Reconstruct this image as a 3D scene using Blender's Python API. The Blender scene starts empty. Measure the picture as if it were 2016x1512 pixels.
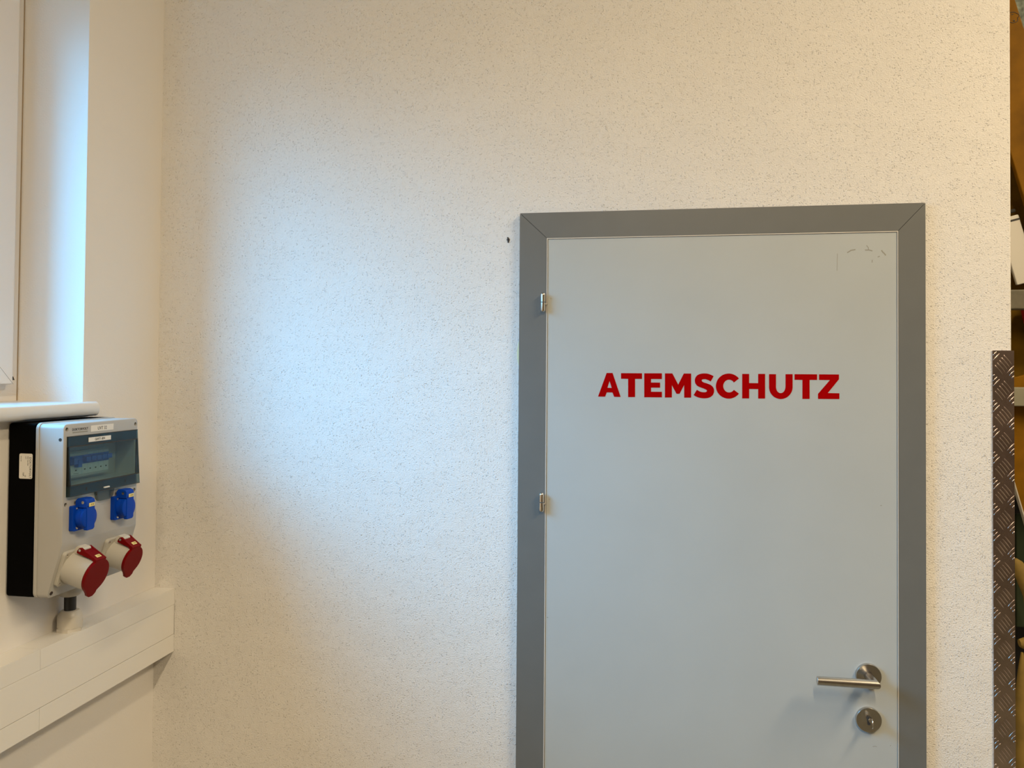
import bpy, bmesh, math, random
from mathutils import Vector, Matrix
random.seed(7)
S = bpy.context.scene
COL = S.collection
R = math.radians

# ---------------------------------------------------------------- camera
cam_d = bpy.data.cameras.new('camera'); cam = bpy.data.objects.new('camera', cam_d); COL.objects.link(cam)
YAW, PITCH, ROLL = .1638, .0185, .0078
fw = Vector((-math.sin(YAW)*math.cos(PITCH), math.cos(YAW)*math.cos(PITCH), math.sin(PITCH)))
rt = Vector((math.cos(YAW), math.sin(YAW), 0)); up = rt.cross(fw)
c_, s_ = math.cos(ROLL), math.sin(ROLL)
rt, up = c_*rt + s_*up, -s_*rt + c_*up
m = Matrix((rt, up, -fw)).transposed().to_4x4(); m.translation = Vector((1.2277, -1.8431, 1.7119))
cam.matrix_world = m
cam_d.sensor_width = 36; cam_d.lens = 1543.02*36/2016; cam_d.shift_y = -.02387; cam_d.clip_start = .02
S.camera = cam

# ---------------------------------------------------------------- world, exposure
S.view_settings.view_transform = 'Standard'; S.view_settings.look = 'None'
S.view_settings.gamma = 1; S.view_settings.exposure = 0.5; S.view_settings.use_curve_mapping = False
W = bpy.data.worlds.new('sky'); S.world = W; W.use_nodes = True
nt = W.node_tree; nt.nodes.clear()
wo = nt.nodes.new('ShaderNodeOutputWorld'); bg = nt.nodes.new('ShaderNodeBackground')
tc = nt.nodes.new('ShaderNodeTexCoord'); sx = nt.nodes.new('ShaderNodeSeparateXYZ'); rp = nt.nodes.new('ShaderNodeValToRGB')
nt.links.new(tc.outputs['Generated'], sx.inputs[0]); nt.links.new(sx.outputs['Z'], rp.inputs[0])
rp.color_ramp.elements[0].position = 0.0; rp.color_ramp.elements[0].color = (.030, .035, .040, 1)     # ground outside
rp.color_ramp.elements[1].position = 0.55; rp.color_ramp.elements[1].color = (.11, .52, 1, 1)        # blue sky, brighter overhead
e = rp.color_ramp.elements.new(.04); e.color = (.03, .10, .18, 1)                                  # hazy horizon behind trees
nt.links.new(rp.outputs[0], bg.inputs[0])
# bright part of the cloudy sky, to the south-west of the window
gd = Vector((-.78, -.64, .36)).normalized()
dp = nt.nodes.new('ShaderNodeVectorMath'); dp.operation = 'DOT_PRODUCT'; dp.inputs[1].default_value = gd
nt.links.new(tc.outputs['Generated'], dp.inputs[0])
mxm = nt.nodes.new('ShaderNodeMath'); mxm.operation = 'MAXIMUM'; mxm.inputs[1].default_value = 0; nt.links.new(dp.outputs['Value'], mxm.inputs[0])
pw = nt.nodes.new('ShaderNodeMath'); pw.operation = 'POWER'; pw.inputs[1].default_value = 5; nt.links.new(mxm.outputs[0], pw.inputs[0])
ma = nt.nodes.new('ShaderNodeMath'); ma.operation = 'MULTIPLY_ADD'; ma.inputs[1].default_value = 16; ma.inputs[2].default_value = 7.5
nt.links.new(pw.outputs[0], ma.inputs[0]); nt.links.new(ma.outputs[0], bg.inputs[1])
nt.links.new(bg.outputs[0], wo.inputs[0])

# ---------------------------------------------------------------- lamps of the hall (inside ceiling tube fixtures) + window portal
LAMP_C = (1, .80, .52)
LAMPS = [(1.41, -3.0, 3.5, 49), (3.2, -1.55, 3.65, 62), (3.4, .9, 3.7, 16)]
for x, y, z, w in LAMPS:
    ld = bpy.data.lights.new('tube_light', 'AREA'); ld.shape = 'RECTANGLE'; ld.size = .12 if x < 2 else .55; ld.size_y = 1.45
    ld.energy = w; ld.color = LAMP_C
    lo = bpy.data.objects.new('tube_light', ld); COL.objects.link(lo); lo.location = (x, y, z-.012)
pd = bpy.data.lights.new('window_portal', 'AREA'); pd.shape = 'RECTANGLE'; pd.size = 1.0; pd.size_y = 1.16
pd.cycles.is_portal = True
po = bpy.data.objects.new('window_portal', pd); COL.objects.link(po)
po.location = (-.30, -.94, 2.16); po.rotation_euler = (0, -math.pi/2, 0)

# ---------------------------------------------------------------- materials
def lin(h):
    v = [int(h[i:i+2], 16)/255 for i in (0, 2, 4)]
    return tuple((a/12.92 if a <= .04045 else ((a+.055)/1.055)**2.4) for a in v) + (1,)
def mat(name, col, rough=.5, metal=0, noise=None, bump=None, spec=.5, coat=0):
    """noise=(scale, amount) mottles the colour; bump=(scale, distance, lo, hi) raises grains"""
    M = bpy.data.materials.new(name); M.use_nodes = True; t = M.node_tree; b = t.nodes['Principled BSDF']
    col = lin(col) if isinstance(col, str) else tuple(col)+(1,)
    b.inputs['Base Color'].default_value = col; b.inputs['Roughness'].default_value = rough
    b.inputs['Metallic'].default_value = metal; b.inputs['Specular IOR Level'].default_value = spec
    b.inputs['Coat Weight'].default_value = coat
    tc = t.nodes.new('ShaderNodeTexCoord')
    if noise:
        n = t.nodes.new('ShaderNodeTexNoise'); n.inputs['Scale'].default_value = noise[0]; n.inputs['Detail'].default_value = 5
        t.links.new(tc.outputs['Object'], n.inputs['Vector'])
        mr = t.nodes.new('ShaderNodeMapRange'); mr.inputs[1].default_value = .3; mr.inputs[2].default_value = .7
        mr.inputs[3].default_value = 1-noise[1]; mr.inputs[4].default_value = 1+noise[1]
        t.links.new(n.outputs[0], mr.inputs[0])
        mx = t.nodes.new('ShaderNodeVectorMath'); mx.operation = 'SCALE'; mx.inputs[0].default_value = col[:3]
        t.links.new(mr.outputs[0], mx.inputs['Scale']); t.links.new(mx.outputs[0], b.inputs['Base Color'])
    if bump:
        n = t.nodes.new('ShaderNodeTexNoise'); n.inputs['Scale'].default_value = bump[0]; n.inputs['Detail'].default_value = 2.5
        t.links.new(tc.outputs['Object'], n.inputs['Vector'])
        mr = t.nodes.new('ShaderNodeMapRange'); mr.interpolation_type = 'SMOOTHSTEP'
        mr.inputs[1].default_value = bump[2]; mr.inputs[2].default_value = bump[3]
        t.links.new(n.outputs[0], mr.inputs[0])
        bp = t.nodes.new('ShaderNodeBump'); bp.inputs['Distance'].default_value = bump[1]; bp.inputs['Strength'].default_value = 1
        t.links.new(mr.outputs[0], bp.inputs['Height']); t.links.new(bp.outputs[0], b.inputs['Normal'])
    return M
def plaster(name, col, grain, dist, mid=(.56, .74)):
    """roughcast: sparse grains over a soft trowelled unevenness"""
    M = mat(name, col, .85, noise=(3, .012)); t = M.node_tree; b = t.nodes['Principled BSDF']
    tc = t.nodes['Texture Coordinate']
    def nz(scale, detail, lo, hi, k, stretch=None):
        n = t.nodes.new('ShaderNodeTexNoise'); n.inputs['Scale'].default_value = scale; n.inputs['Detail'].default_value = detail
        t.links.new(tc.outputs['Object'], n.inputs['Vector'])
        mr = t.nodes.new('ShaderNodeMapRange'); mr.interpolation_type = 'SMOOTHSTEP'
        mr.inputs[1].default_value = lo; mr.inputs[2].default_value = hi; mr.inputs[4].default_value = k
        t.links.new(n.outputs[0], mr.inputs[0]); return mr.outputs[0]
    # nubs: one round grain in some of the cells, warped so none is a perfect dot
    wn = t.nodes.new('ShaderNodeTexNoise'); wn.inputs['Scale'].default_value = grain*1.6; wn.inputs['Detail'].default_value = 1
    t.links.new(tc.outputs['Object'], wn.inputs['Vector'])
    wv = t.nodes.new('ShaderNodeVectorMath'); wv.operation = 'MULTIPLY_ADD'; wv.inputs[1].default_value = (.006,)*3
    t.links.new(wn.outputs['Color'], wv.inputs[0]); t.links.new(tc.outputs['Object'], wv.inputs[2])
    vo = t.nodes.new('ShaderNodeTexVoronoi'); vo.inputs['Scale'].default_value = grain; t.links.new(wv.outputs[0], vo.inputs['Vector'])
    md = t.nodes.new('ShaderNodeMapRange'); md.interpolation_type = 'SMOOTHSTEP'
    md.inputs[1].default_value = .42; md.inputs[2].default_value = .08; t.links.new(vo.outputs['Distance'], md.inputs[0])
    sc = t.nodes.new('ShaderNodeSeparateColor'); t.links.new(vo.outputs['Color'], sc.inputs[0])
    pr_ = t.nodes.new('ShaderNodeMapRange'); pr_.inputs[1].default_value = mid[0]; pr_.inputs[2].default_value = 1; t.links.new(sc.outputs[0], pr_.inputs[0])
    am = t.nodes.new('ShaderNodeMath'); am.operation = 'MULTIPLY'; t.links.new(md.outputs[0], am.inputs[0]); t.links.new(pr_.outputs[0], am.inputs[1])
    a = am.outputs[0]; d = nz(grain*1.5, 2, .3, .75, .30); e = nz(9, 3, .2, .8, 1.2)
    s1 = t.nodes.new('ShaderNodeMath'); s2 = t.nodes.new('ShaderNodeMath')
    t.links.new(a, s1.inputs[0]); t.links.new(d, s1.inputs[1]); t.links.new(s1.outputs[0], s2.inputs[0]); t.links.new(e, s2.inputs[1])
    bp = t.nodes.new('ShaderNodeBump'); bp.inputs['Distance'].default_value = dist; bp.inputs['Strength'].default_value = 1
    t.links.new(s2.outputs[0], bp.inputs['Height']); t.links.new(bp.outputs[0], b.inputs['Normal'])
    return M
def glassy(name, tint, gloss=.12, rough=.08):
    M = bpy.data.materials.new(name); M.use_nodes = True; t = M.node_tree; t.nodes.clear()
    o = t.nodes.new('ShaderNodeOutputMaterial'); tr = t.nodes.new('ShaderNodeBsdfTransparent'); gl = t.nodes.new('ShaderNodeBsdfGlossy')
    mx = t.nodes.new('ShaderNodeMixShader'); fr = t.nodes.new('ShaderNodeFresnel'); fr.inputs[0].default_value = 1.45
    tr.inputs[0].default_value = tuple(tint)+(1,); gl.inputs['Roughness'].default_value = rough
    ge = t.nodes.new('ShaderNodeNewGeometry'); mu = t.nodes.new('ShaderNodeMath'); mu.operation = 'MULTIPLY_ADD'     # reflect on the front faces only
    iv = t.nodes.new('ShaderNodeMath'); iv.operation = 'SUBTRACT'; iv.inputs[0].default_value = 1; t.links.new(ge.outputs['Backfacing'], iv.inputs[1])
    t.links.new(fr.outputs[0], mu.inputs[0]); t.links.new(iv.outputs[0], mu.inputs[1]); mu.inputs[2].default_value = 0
    t.links.new(mu.outputs[0], mx.inputs[0]); t.links.new(tr.outputs[0], mx.inputs[1]); t.links.new(gl.outputs[0], mx.inputs[2])
    t.links.new(mx.outputs[0], o.inputs[0]); return M
def emis(name, col, st):
    M = bpy.data.materials.new(name); M.use_nodes = True; b = M.node_tree.nodes['Principled BSDF']
    b.inputs['Base Color'].default_value = (1, 1, 1, 1); b.inputs['Emission Color'].default_value = tuple(col)+(1,)
    b.inputs['Emission Strength'].default_value = st; return M

M_WALL = plaster('roughcast_plaster', (.80, .775, .74), 225, .0015, (.30, 1))
M_WALL_S = plaster('smooth_plaster', (.80, .77, .735), 160, .0003)
M_PLAIN = mat('plain_paint', (.74, .72, .68), .8)
M_DULL = mat('dull_gate_paint', (.10, .065, .045), .6, noise=(2, .25))
M_FLOOR = mat('sealed_concrete_floor', (.13, .12, .09), .45, noise=(4, .2))
M_LEAF = mat('light_grey_door_laminate', (.45, .475, .47), .45, noise=(5, .025))
M_FRAME = mat('grey_door_frame_paint', (.148, .152, .146), .42, noise=(14, .03))
M_EDGE = mat('pale_edge_band', (.62, .58, .52), .5)
M_GAP = mat('dark_gap', (.02, .018, .015), .8)
M_STEEL = mat('brushed_stainless_steel', (.55, .53, .50), .24, 1, noise=(120, .05))
M_NICKEL = mat('polished_nickel', (.72, .68, .62), .16, 1)
M_CHECK = mat('aluminium_tear_plate', (.56, .46, .42), .27, 1, noise=(18, .16), bump=(400, .00004, .3, .7))  # base colour carries the reddish-brown reflection of the hall
M_RED = mat('red_vinyl_lettering', (.36, .0004, .0008), .8, spec=.02)
M_SILL = mat('white_sill_board', (.74, .72, .69), .28)
M_UPVC = mat('white_window_profile', (.76, .73, .71), .3)
M_BOXG = mat('light_grey_enclosure_plastic', (.46, .45, .43), .38)
M_BOXB = mat('black_enclosure_plastic', (.001, .001, .001), .6, spec=.04)
M_CEEG = mat('warm_grey_socket_plastic', (.50, .48, .43), .35)
M_BLUE = mat('blue_socket_plastic', (.001, .050, .42), .4, spec=.15)
M_REDP = mat('red_socket_plastic', (.17, .0008, .0012), .45, spec=.10)
M_COVER = glassy('smoky_clear_cover', (.68, .77, .75))
M_COVERB = glassy('smoky_cover_rim', (.36, .46, .47))
M_COVERD = glassy('dark_cover_side', (.16, .20, .18))
M_TAB = glassy('clear_latch_plastic', (.62, .66, .66))
M_PANE = glassy('window_glass', (.93, .96, .96), rough=.01)
M_LABEL = mat('white_tape_label', (.78, .76, .72), .5)
M_YELL = mat('yellow_tape_label', (.85, .74, .30), .5)
M_INK = mat('black_print', (.03, .028, .025), .6)
M_INKY = mat('brown_print', (.28, .20, .05), .6)
M_HOLE = mat('screw_recess', (.035, .018, .012), .6)
M_BRK = mat('breaker_white_plastic', (.70, .70, .68), .4)
M_BTOG = mat('breaker_blue_toggle', (.01, .10, .60), .4)
M_DUCT = mat('cream_duct_plastic', (.82, .80, .76), .4)
M_GLAND = mat('grey_gland_nylon', (.47, .45, .41), .32)
M_GLANDC = mat('cream_gland_nylon', (.63, .59, .52), .32)
M_CABLE = mat('black_cable_sheath', (.012, .012, .014), .4)
M_AMBER = mat('amber_varnished_plywood', (.20, .090, .0035), .6, spec=.1, noise=(16, .22))
M_AMBERD = mat('dark_varnished_plywood', (.13, .068, .004), .7, spec=.1, noise=(16, .3))
M_WHITEB = mat('white_board', (.66, .63, .57), .5)
M_RAIL = mat('weathered_grey_timber', (.14, .125, .085), .6, noise=(30, .2))
M_STONE = mat('pale_green_grey_paint', (.26, .245, .18), .6, noise=(12, .1))
M_HOSE = mat('ochre_fire_hose_fabric', (.25, .165, .035), .8, noise=(22, .22))
M_DARK = mat('black_backdrop_paint', (.012, .011, .010), .7)
M_GREEN = mat('dark_green_fabric', (.022, .035, .012), .8)
M_SEAL = mat('dirty_sealant', (.34, .26, .17), .7)
M_NET = mat('mottled_grey_green_mesh', (.20, .23, .19), .8, noise=(60, .6))
M_TUBE = emis('lit_tube', (1, .82, .6), 5)
M_DIRT = mat('grey_scuff', (.30, .29, .25), .7)
M_DIRT2 = mat('black_chip', (.04, .035, .03), .8)
M_STAIN = mat('yellow_filler_stain', (.78, .76, .50), .7)

# ---------------------------------------------------------------- helpers
def root(name, loc, label, cat, group=None, kind=None):
    o = bpy.data.objects.new(name, None); COL.objects.link(o); o.location = loc; o.empty_display_size = .05
    if label: o['label'] = label
    if cat: o['category'] = cat
    if group: o['group'] = group
    if kind: o['kind'] = kind
    return o
def tag(o, label, cat, group=None, kind=None):
    if label: o['label'] = label
    if cat: o['category'] = cat
    if group: o['group'] = group
    if kind: o['kind'] = kind
    return o
def world_loc(o):
    v = Vector(o.location)
    while o.parent: o = o.parent; v += Vector(o.location)
    return v
def obj(name, bm, material, parent=None, bevel=0, seg=2, ang=35, label=None, kind=None):
    """links a bmesh given in world coordinates as one mesh object whose origin is its own centre of base"""
    bmesh.ops.recalc_face_normals(bm, faces=bm.faces)
    vs = [v.co for v in bm.verts]
    lo = Vector([min(v[i] for v in vs) for i in range(3)]); hi = Vector([max(v[i] for v in vs) for i in range(3)])
    org = Vector(((lo.x+hi.x)/2, (lo.y+hi.y)/2, lo.z))
    if kind == 'structure' and parent is None: org = Vector((0, 0, 0))
    bmesh.ops.translate(bm, verts=bm.verts, vec=-org)
    for f in bm.faces: f.smooth = True
    for e in bm.edges:
        if len(e.link_faces) == 2 and e.calc_face_angle(0) > R(ang): e.smooth = False
    me = bpy.data.meshes.new(name); bm.to_mesh(me); bm.free()
    me.materials.append(material)
    o = bpy.data.objects.new(name, me); COL.objects.link(o)
    if parent:
        o.parent = parent; o.location = org - world_loc(parent)
    else: o.location = org
    if bevel:
        b = o.modifiers.new('bevel', 'BEVEL'); b.width = bevel; b.segments = seg; b.limit_method = 'ANGLE'; b.angle_limit = R(40)
        b.harden_normals = False
        for p in me.polygons: p.use_smooth = True
        w = o.modifiers.new('wn', 'WEIGHTED_NORMAL'); w.keep_sharp = False
        for e in me.edges: e.use_edge_sharp = False
    if label: o['label'] = label
    if kind: o['kind'] = kind
    return o
def nb(): return bmesh.new()
def box(bm, x0, x1, y0, y1, z0, z1, M=None):
    r = bmesh.ops.create_cube(bm, size=1)
    mm = Matrix.Translation(((x0+x1)/2, (y0+y1)/2, (z0+z1)/2)) @ Matrix.Diagonal((abs(x1-x0), abs(y1-y0), abs(z1-z0), 1))
    if M: mm = M @ mm
    bmesh.ops.transform(bm, matrix=mm, verts=r['verts']); return bm
def frame_of(p, axis, upv=(0, 0, 1)):
    """matrix with local Z along axis at p"""
    z = Vector(axis).normalized(); u = Vector(upv)
    if abs(z.dot(u)) > .99: u = Vector((0, 1, 0))
    x = u.cross(z).normalized(); y = z.cross(x)
    mm = Matrix((x, y, z)).transposed().to_4x4(); mm.translation = Vector(p); return mm
def lathe(bm, prof, p, axis, seg=32, cap=True):
    """prof: list of (radius, height) along axis"""
    M = frame_of(p, axis); rings = []
    for r, h in prof:
        if r < 1e-6: rings.append([bm.verts.new(M @ Vector((0, 0, h)))])
        else: rings.append([bm.verts.new(M @ Vector((r*math.cos(2*math.pi*i/seg), r*math.sin(2*math.pi*i/seg), h))) for i in range(seg)])
    for a, b in zip(rings, rings[1:]):
        for i in range(seg):
            j = (i+1) % seg
            if len(a) == 1 and len(b) == 1: continue
            if len(a) == 1: bm.faces.new((a[0], b[i], b[j]))
            elif len(b) == 1: bm.faces.new((a[i], a[j], b[0]))
            else: bm.faces.new((a[i], a[j], b[j], b[i]))
    if cap:
        if len(rings[0]) > 1: bm.faces.new(rings[0])
        if len(rings[-1]) > 1: bm.faces.new(rings[-1])
    return bm
def cyl(bm, r, h, p, axis, seg=32): return lathe(bm, [(r, 0), (r, h)], p, axis, seg)
def prism(bm, pts, p, ux, uy, n, h):
    """polygon pts in the plane (ux,uy) at p, extruded by h along n"""
    ux, uy, n, p = Vector(ux), Vector(uy), Vector(n), Vector(p)
    a = [bm.verts.new(p+ux*x+uy*y) for x, y in pts]; b = [bm.verts.new(p+ux*x+uy*y+n*h) for x, y in pts]
    k = len(pts); fa = bm.faces.new(a); fb = bm.faces.new(b)
    for i in range(k): bm.faces.new((a[i], a[(i+1) % k], b[(i+1) % k], b[i]))
    bmesh.ops.triangulate(bm, faces=[fa, fb]); return bm
def rrect(w, h, r, n=5):
    o = []
    for cx, cy, a0 in ((w/2-r, h/2-r, 0), (-w/2+r, h/2-r, 90), (-w/2+r, -h/2+r, 180), (w/2-r, -h/2+r, 270)):
        for i in range(n+1):
            a = R(a0+90*i/n); o.append((cx+r*math.cos(a), cy+r*math.sin(a)))
    return o
def tube(bm, pts, rad, seg=16, cap=True):
    pts = [Vector(p) for p in pts]; rings = []
    rad = rad if isinstance(rad, (list, tuple)) else [rad]*len(pts)
    for i, p in enumerate(pts):
        d = (pts[min(i+1, len(pts)-1)]-pts[max(i-1, 0)]).normalized()
        M = frame_of(p, d, (0, 1, 0))
        rings.append([bm.verts.new(M @ Vector((rad[i]*math.cos(2*math.pi*k/seg), rad[i]*math.sin(2*math.pi*k/seg), 0))) for k in range(seg)])
    for a, b in zip(rings, rings[1:]):
        for i in range(seg): bm.faces.new((a[i], a[(i+1) % seg], b[(i+1) % seg], b[i]))
    if cap: bm.faces.new(rings[0]); bm.faces.new(rings[-1])
    return bm
_tc = 0
def text_bm(body, size, p, ux, uy, depth=.0002, center=True, squeeze=1, bold=0):
    """text turned into mesh, its baseline centre at p, lying in plane ux,uy"""
    cu = bpy.data.curves.new('tmp_text', 'FONT'); cu.body = body; cu.size = size; cu.extrude = depth/2; cu.offset = bold
    cu.resolution_u = 3
    if center: cu.align_x = 'CENTER'
    to = bpy.data.objects.new('tmp_text', cu); COL.objects.link(to)
    bpy.context.view_layer.update()
    me = bpy.data.meshes.new_from_object(to.evaluated_get(bpy.context.evaluated_depsgraph_get()))
    bm = bmesh.new(); bm.from_mesh(me)
    bpy.data.objects.remove(to); bpy.data.curves.remove(cu); bpy.data.meshes.remove(me)
    ux, uy = Vector(ux), Vector(uy); n = ux.cross(uy)
    M = Matrix((ux*squeeze, uy, n)).transposed().to_4x4(); M.translation = Vector(p)
    bmesh.ops.transform(bm, matrix=M, verts=bm.verts); return bm

LET={'A':[(-0.2616,-0.0288),(-0.242,0.0261),(-0.2284,0.0262),(-0.2095,-0.029),(-0.2245,-0.0289),(-0.2282,-0.019),(-0.2414,-0.0188),(-0.2453,-0.0289)],'Ah':[(-0.24,-0.0082),(-0.23,-0.0084),(-0.2352,0.0076)],'T':[(-0.2089,0.026),(-0.161,0.0261),(-0.161,0.0131),(-0.1768,0.013),(-0.1766,-0.0289),(-0.1924,-0.0291),(-0.1926,0.0129),(-0.2088,0.013)],'E':[(-0.156,0.0261),(-0.116,0.0264),(-0.116,0.0132),(-0.1405,0.013),(-0.1405,0.0049),(-0.1201,0.0051),(-0.12,-0.0066),(-0.1404,-0.0068),(-0.1404,-0.0162),(-0.1158,-0.0162),(-0.1158,-0.0288),(-0.1557,-0.029)],'M':[(-0.109,-0.029),(-0.1092,0.0262),(-0.0925,0.0263),(-0.0794,0.0007),(-0.0669,0.0262),(-0.0506,0.0263),(-0.0504,-0.0286),(-0.0659,-0.0288),(-0.066,0.0002),(-0.0761,-0.0202),(-0.0829,-0.0203),(-0.0935,-0.0007),(-0.0934,-0.0288)],'H':[(0.062,0.0263),(0.0771,0.0264),(0.0771,0.0058),(0.0967,0.0057),(0.0967,0.0266),(0.1117,0.0267),(0.1118,-0.0286),(0.0968,-0.0288),(0.0968,-0.0076),(0.0772,-0.0075),(0.0772,-0.0287),(0.0621,-0.0289)],'T2':[(0.175,0.0266),(0.2229,0.0267),(0.2229,0.0141),(0.2071,0.014),(0.2072,-0.0282),(0.1918,-0.0284),(0.1918,0.0139),(0.1751,0.014)],'Z':[(0.2271,0.0267),(0.269,0.0267),(0.269,0.016),(0.2456,-0.0147),(0.2699,-0.015),(0.2699,-0.0277),(0.2249,-0.028),(0.2249,-0.0167),(0.25,0.0141),(0.2271,0.0142)],'U':[(0.1202,0.0262),(0.1352,0.0263),(0.1352,-0.001),(0.1354,-0.0049),(0.1361,-0.0079),(0.1372,-0.0107),(0.1389,-0.013),(0.1408,-0.0147),(0.143,-0.0158),(0.1454,-0.0161),(0.1477,-0.0157),(0.1499,-0.0146),(0.1519,-0.0128),(0.1535,-0.0105),(0.1546,-0.0077),(0.1553,-0.0047),(0.1557,-0.0008),(0.1557,0.0264),(0.1708,0.0266),(0.1709,-0.0021),(0.1708,-0.0044),(0.17,-0.0094),(0.1683,-0.014),(0.1659,-0.0183),(0.1627,-0.022),(0.159,-0.0251),(0.1548,-0.0274),(0.1503,-0.0288),(0.1457,-0.0293),(0.141,-0.0289),(0.1365,-0.0276),(0.1323,-0.0254),(0.1285,-0.0224),(0.1254,-0.0188),(0.1229,-0.0145),(0.1212,-0.0099),(0.1204,-0.005),(0.1203,-0.0026)],'C':[(0.0549,0.0158),(0.0516,0.0196),(0.0476,0.0226),(0.0432,0.0249),(0.0384,0.0264),(0.0334,0.027),(0.0284,0.0266),(0.0235,0.0254),(0.0189,0.0234),(0.0148,0.0205),(0.0112,0.017),(0.0082,0.0128),(0.0061,0.0082),(0.0048,0.0033),(0.0043,-0.0018),(0.0048,-0.0068),(0.0061,-0.0117),(0.0083,-0.0162),(0.0113,-0.0203),(0.0149,-0.0238),(0.0191,-0.0266),(0.0237,-0.0285),(0.0286,-0.0296),(0.0336,-0.0299),(0.0385,-0.0292),(0.0433,-0.0276),(0.0477,-0.0252),(0.0517,-0.0221),(0.055,-0.0183),(0.044,-0.0099),(0.0433,-0.0107),(0.0407,-0.0133),(0.0376,-0.0151),(0.0342,-0.0159),(0.0307,-0.0157),(0.0274,-0.0144),(0.0246,-0.0121),(0.0224,-0.0091),(0.021,-0.0055),(0.0205,-0.0016),(0.0209,0.0023),(0.0223,0.0059),(0.0245,0.009),(0.0273,0.0113),(0.0306,0.0127),(0.0341,0.013),(0.0375,0.0123),(0.0407,0.0106),(0.0433,0.008),(0.0434,0.0063)],'S':[(-0.0006,0.0208),(-0.002,0.0215),(-0.004,0.0225),(-0.0062,0.0236),(-0.0086,0.0246),(-0.0108,0.0254),(-0.0128,0.026),(-0.0148,0.0264),(-0.0169,0.0267),(-0.0189,0.0268),(-0.0209,0.0269),(-0.023,0.0268),(-0.0251,0.0266),(-0.0272,0.0263),(-0.0292,0.0258),(-0.0311,0.0253),(-0.0328,0.0247),(-0.0344,0.0239),(-0.0358,0.0231),(-0.0372,0.0222),(-0.0383,0.0211),(-0.0394,0.0198),(-0.0403,0.0183),(-0.0411,0.0168),(-0.0417,0.0152),(-0.0421,0.0136),(-0.0423,0.0119),(-0.0424,0.0102),(-0.0422,0.0085),(-0.0419,0.0068),(-0.0415,0.0052),(-0.0409,0.0037),(-0.04,0.0022),(-0.0391,0.0008),(-0.038,-0.0005),(-0.0368,-0.0016),(-0.0355,-0.0025),(-0.0342,-0.0032),(-0.0327,-0.0039),(-0.0311,-0.0045),(-0.0295,-0.0051),(-0.0278,-0.0057),(-0.026,-0.0064),(-0.0241,-0.007),(-0.0223,-0.0076),(-0.0208,-0.0083),(-0.0195,-0.0089),(-0.0183,-0.0094),(-0.0173,-0.01),(-0.0165,-0.0106),(-0.0159,-0.0112),(-0.0155,-0.0118),(-0.0154,-0.0125),(-0.0155,-0.0133),(-0.0157,-0.0139),(-0.0162,-0.0145),(-0.0167,-0.0149),(-0.0175,-0.0153),(-0.0184,-0.0156),(-0.0195,-0.0159),(-0.0208,-0.016),(-0.0223,-0.016),(-0.024,-0.0159),(-0.0259,-0.0157),(-0.0277,-0.0154),(-0.0295,-0.0149),(-0.0313,-0.0142),(-0.0332,-0.0132),(-0.035,-0.0121),(-0.0366,-0.0112),(-0.0377,-0.0105),(-0.0449,-0.0228),(-0.0436,-0.0235),(-0.0418,-0.0246),(-0.0397,-0.0258),(-0.0375,-0.0269),(-0.0353,-0.0278),(-0.0331,-0.0284),(-0.0308,-0.0289),(-0.0284,-0.0293),(-0.026,-0.0296),(-0.0236,-0.0297),(-0.0213,-0.0298),(-0.0189,-0.0297),(-0.0165,-0.0295),(-0.0142,-0.0292),(-0.0121,-0.0287),(-0.0101,-0.028),(-0.0082,-0.0271),(-0.0064,-0.026),(-0.0048,-0.0248),(-0.0034,-0.0235),(-0.0023,-0.022),(-0.0013,-0.0204),(-0.0006,-0.0186),(0.0,-0.0169),(0.0003,-0.0152),(0.0005,-0.0135),(0.0005,-0.0118),(0.0004,-0.0101),(0.0,-0.0084),(-0.0006,-0.0069),(-0.0014,-0.0053),(-0.0024,-0.0038),(-0.0036,-0.0023),(-0.0049,-0.001),(-0.0064,0.0002),(-0.0079,0.0012),(-0.0097,0.002),(-0.0115,0.0027),(-0.0133,0.0034),(-0.0151,0.004),(-0.0168,0.0046),(-0.0186,0.0051),(-0.0203,0.0056),(-0.0219,0.0061),(-0.0232,0.0066),(-0.0242,0.0072),(-0.0251,0.0077),(-0.0258,0.0083),(-0.0263,0.0089),(-0.0267,0.0095),(-0.0269,0.0102),(-0.027,0.0108),(-0.0269,0.0115),(-0.0266,0.012),(-0.0261,0.0125),(-0.0254,0.0129),(-0.0245,0.0133),(-0.0233,0.0136),(-0.0221,0.0137),(-0.0209,0.0138),(-0.0196,0.0136),(-0.0181,0.0134),(-0.0166,0.013),(-0.0151,0.0125),(-0.0136,0.012),(-0.0122,0.0114),(-0.0106,0.0106),(-0.0091,0.0098),(-0.0079,0.009),(-0.007,0.0085)]}

# ================================================================ the room
bm = nb()
box(bm, -.35, .966, 0, .15, 0, 4); box(bm, .966, 1.815, 0, .15, 2.058, 4)
er = .004; arc_ = [(2.0155-er+er*math.sin(R(a)), er-er*math.cos(R(a))) for a in range(0, 91, 15)]
prism(bm, [(1.815, 0)]+arc_+[(2.0155, .15), (1.815, .15)], (0, 0, 0), (1, 0, 0), (0, 1, 0), (0, 0, 1), 4)
wall_back = obj('wall_back', bm, M_WALL, kind='structure')
bm = nb(); WY0, WY1, WZ0, WZ1 = -1.60, -.275, 1.62, 2.66
box(bm, -.35, 0, -5.5, 0, 0, WZ0); box(bm, -.35, 0, -5.5, 0, WZ1, 4); box(bm, -.35, 0, WY1, 0, WZ0, WZ1); box(bm, -.35, 0, -5.5, WY0, WZ0, WZ1)
wall_left = obj('wall_left', bm, M_WALL_S, kind='structure')
obj('wall_front', box(nb(), -.35, 6.2, -5.7, -5.5, 0, 4), M_DULL, kind='structure')
obj('wall_right', box(nb(), 6, 6.2, -5.5, 2.5, 0, 4), M_PLAIN, kind='structure')
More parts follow.
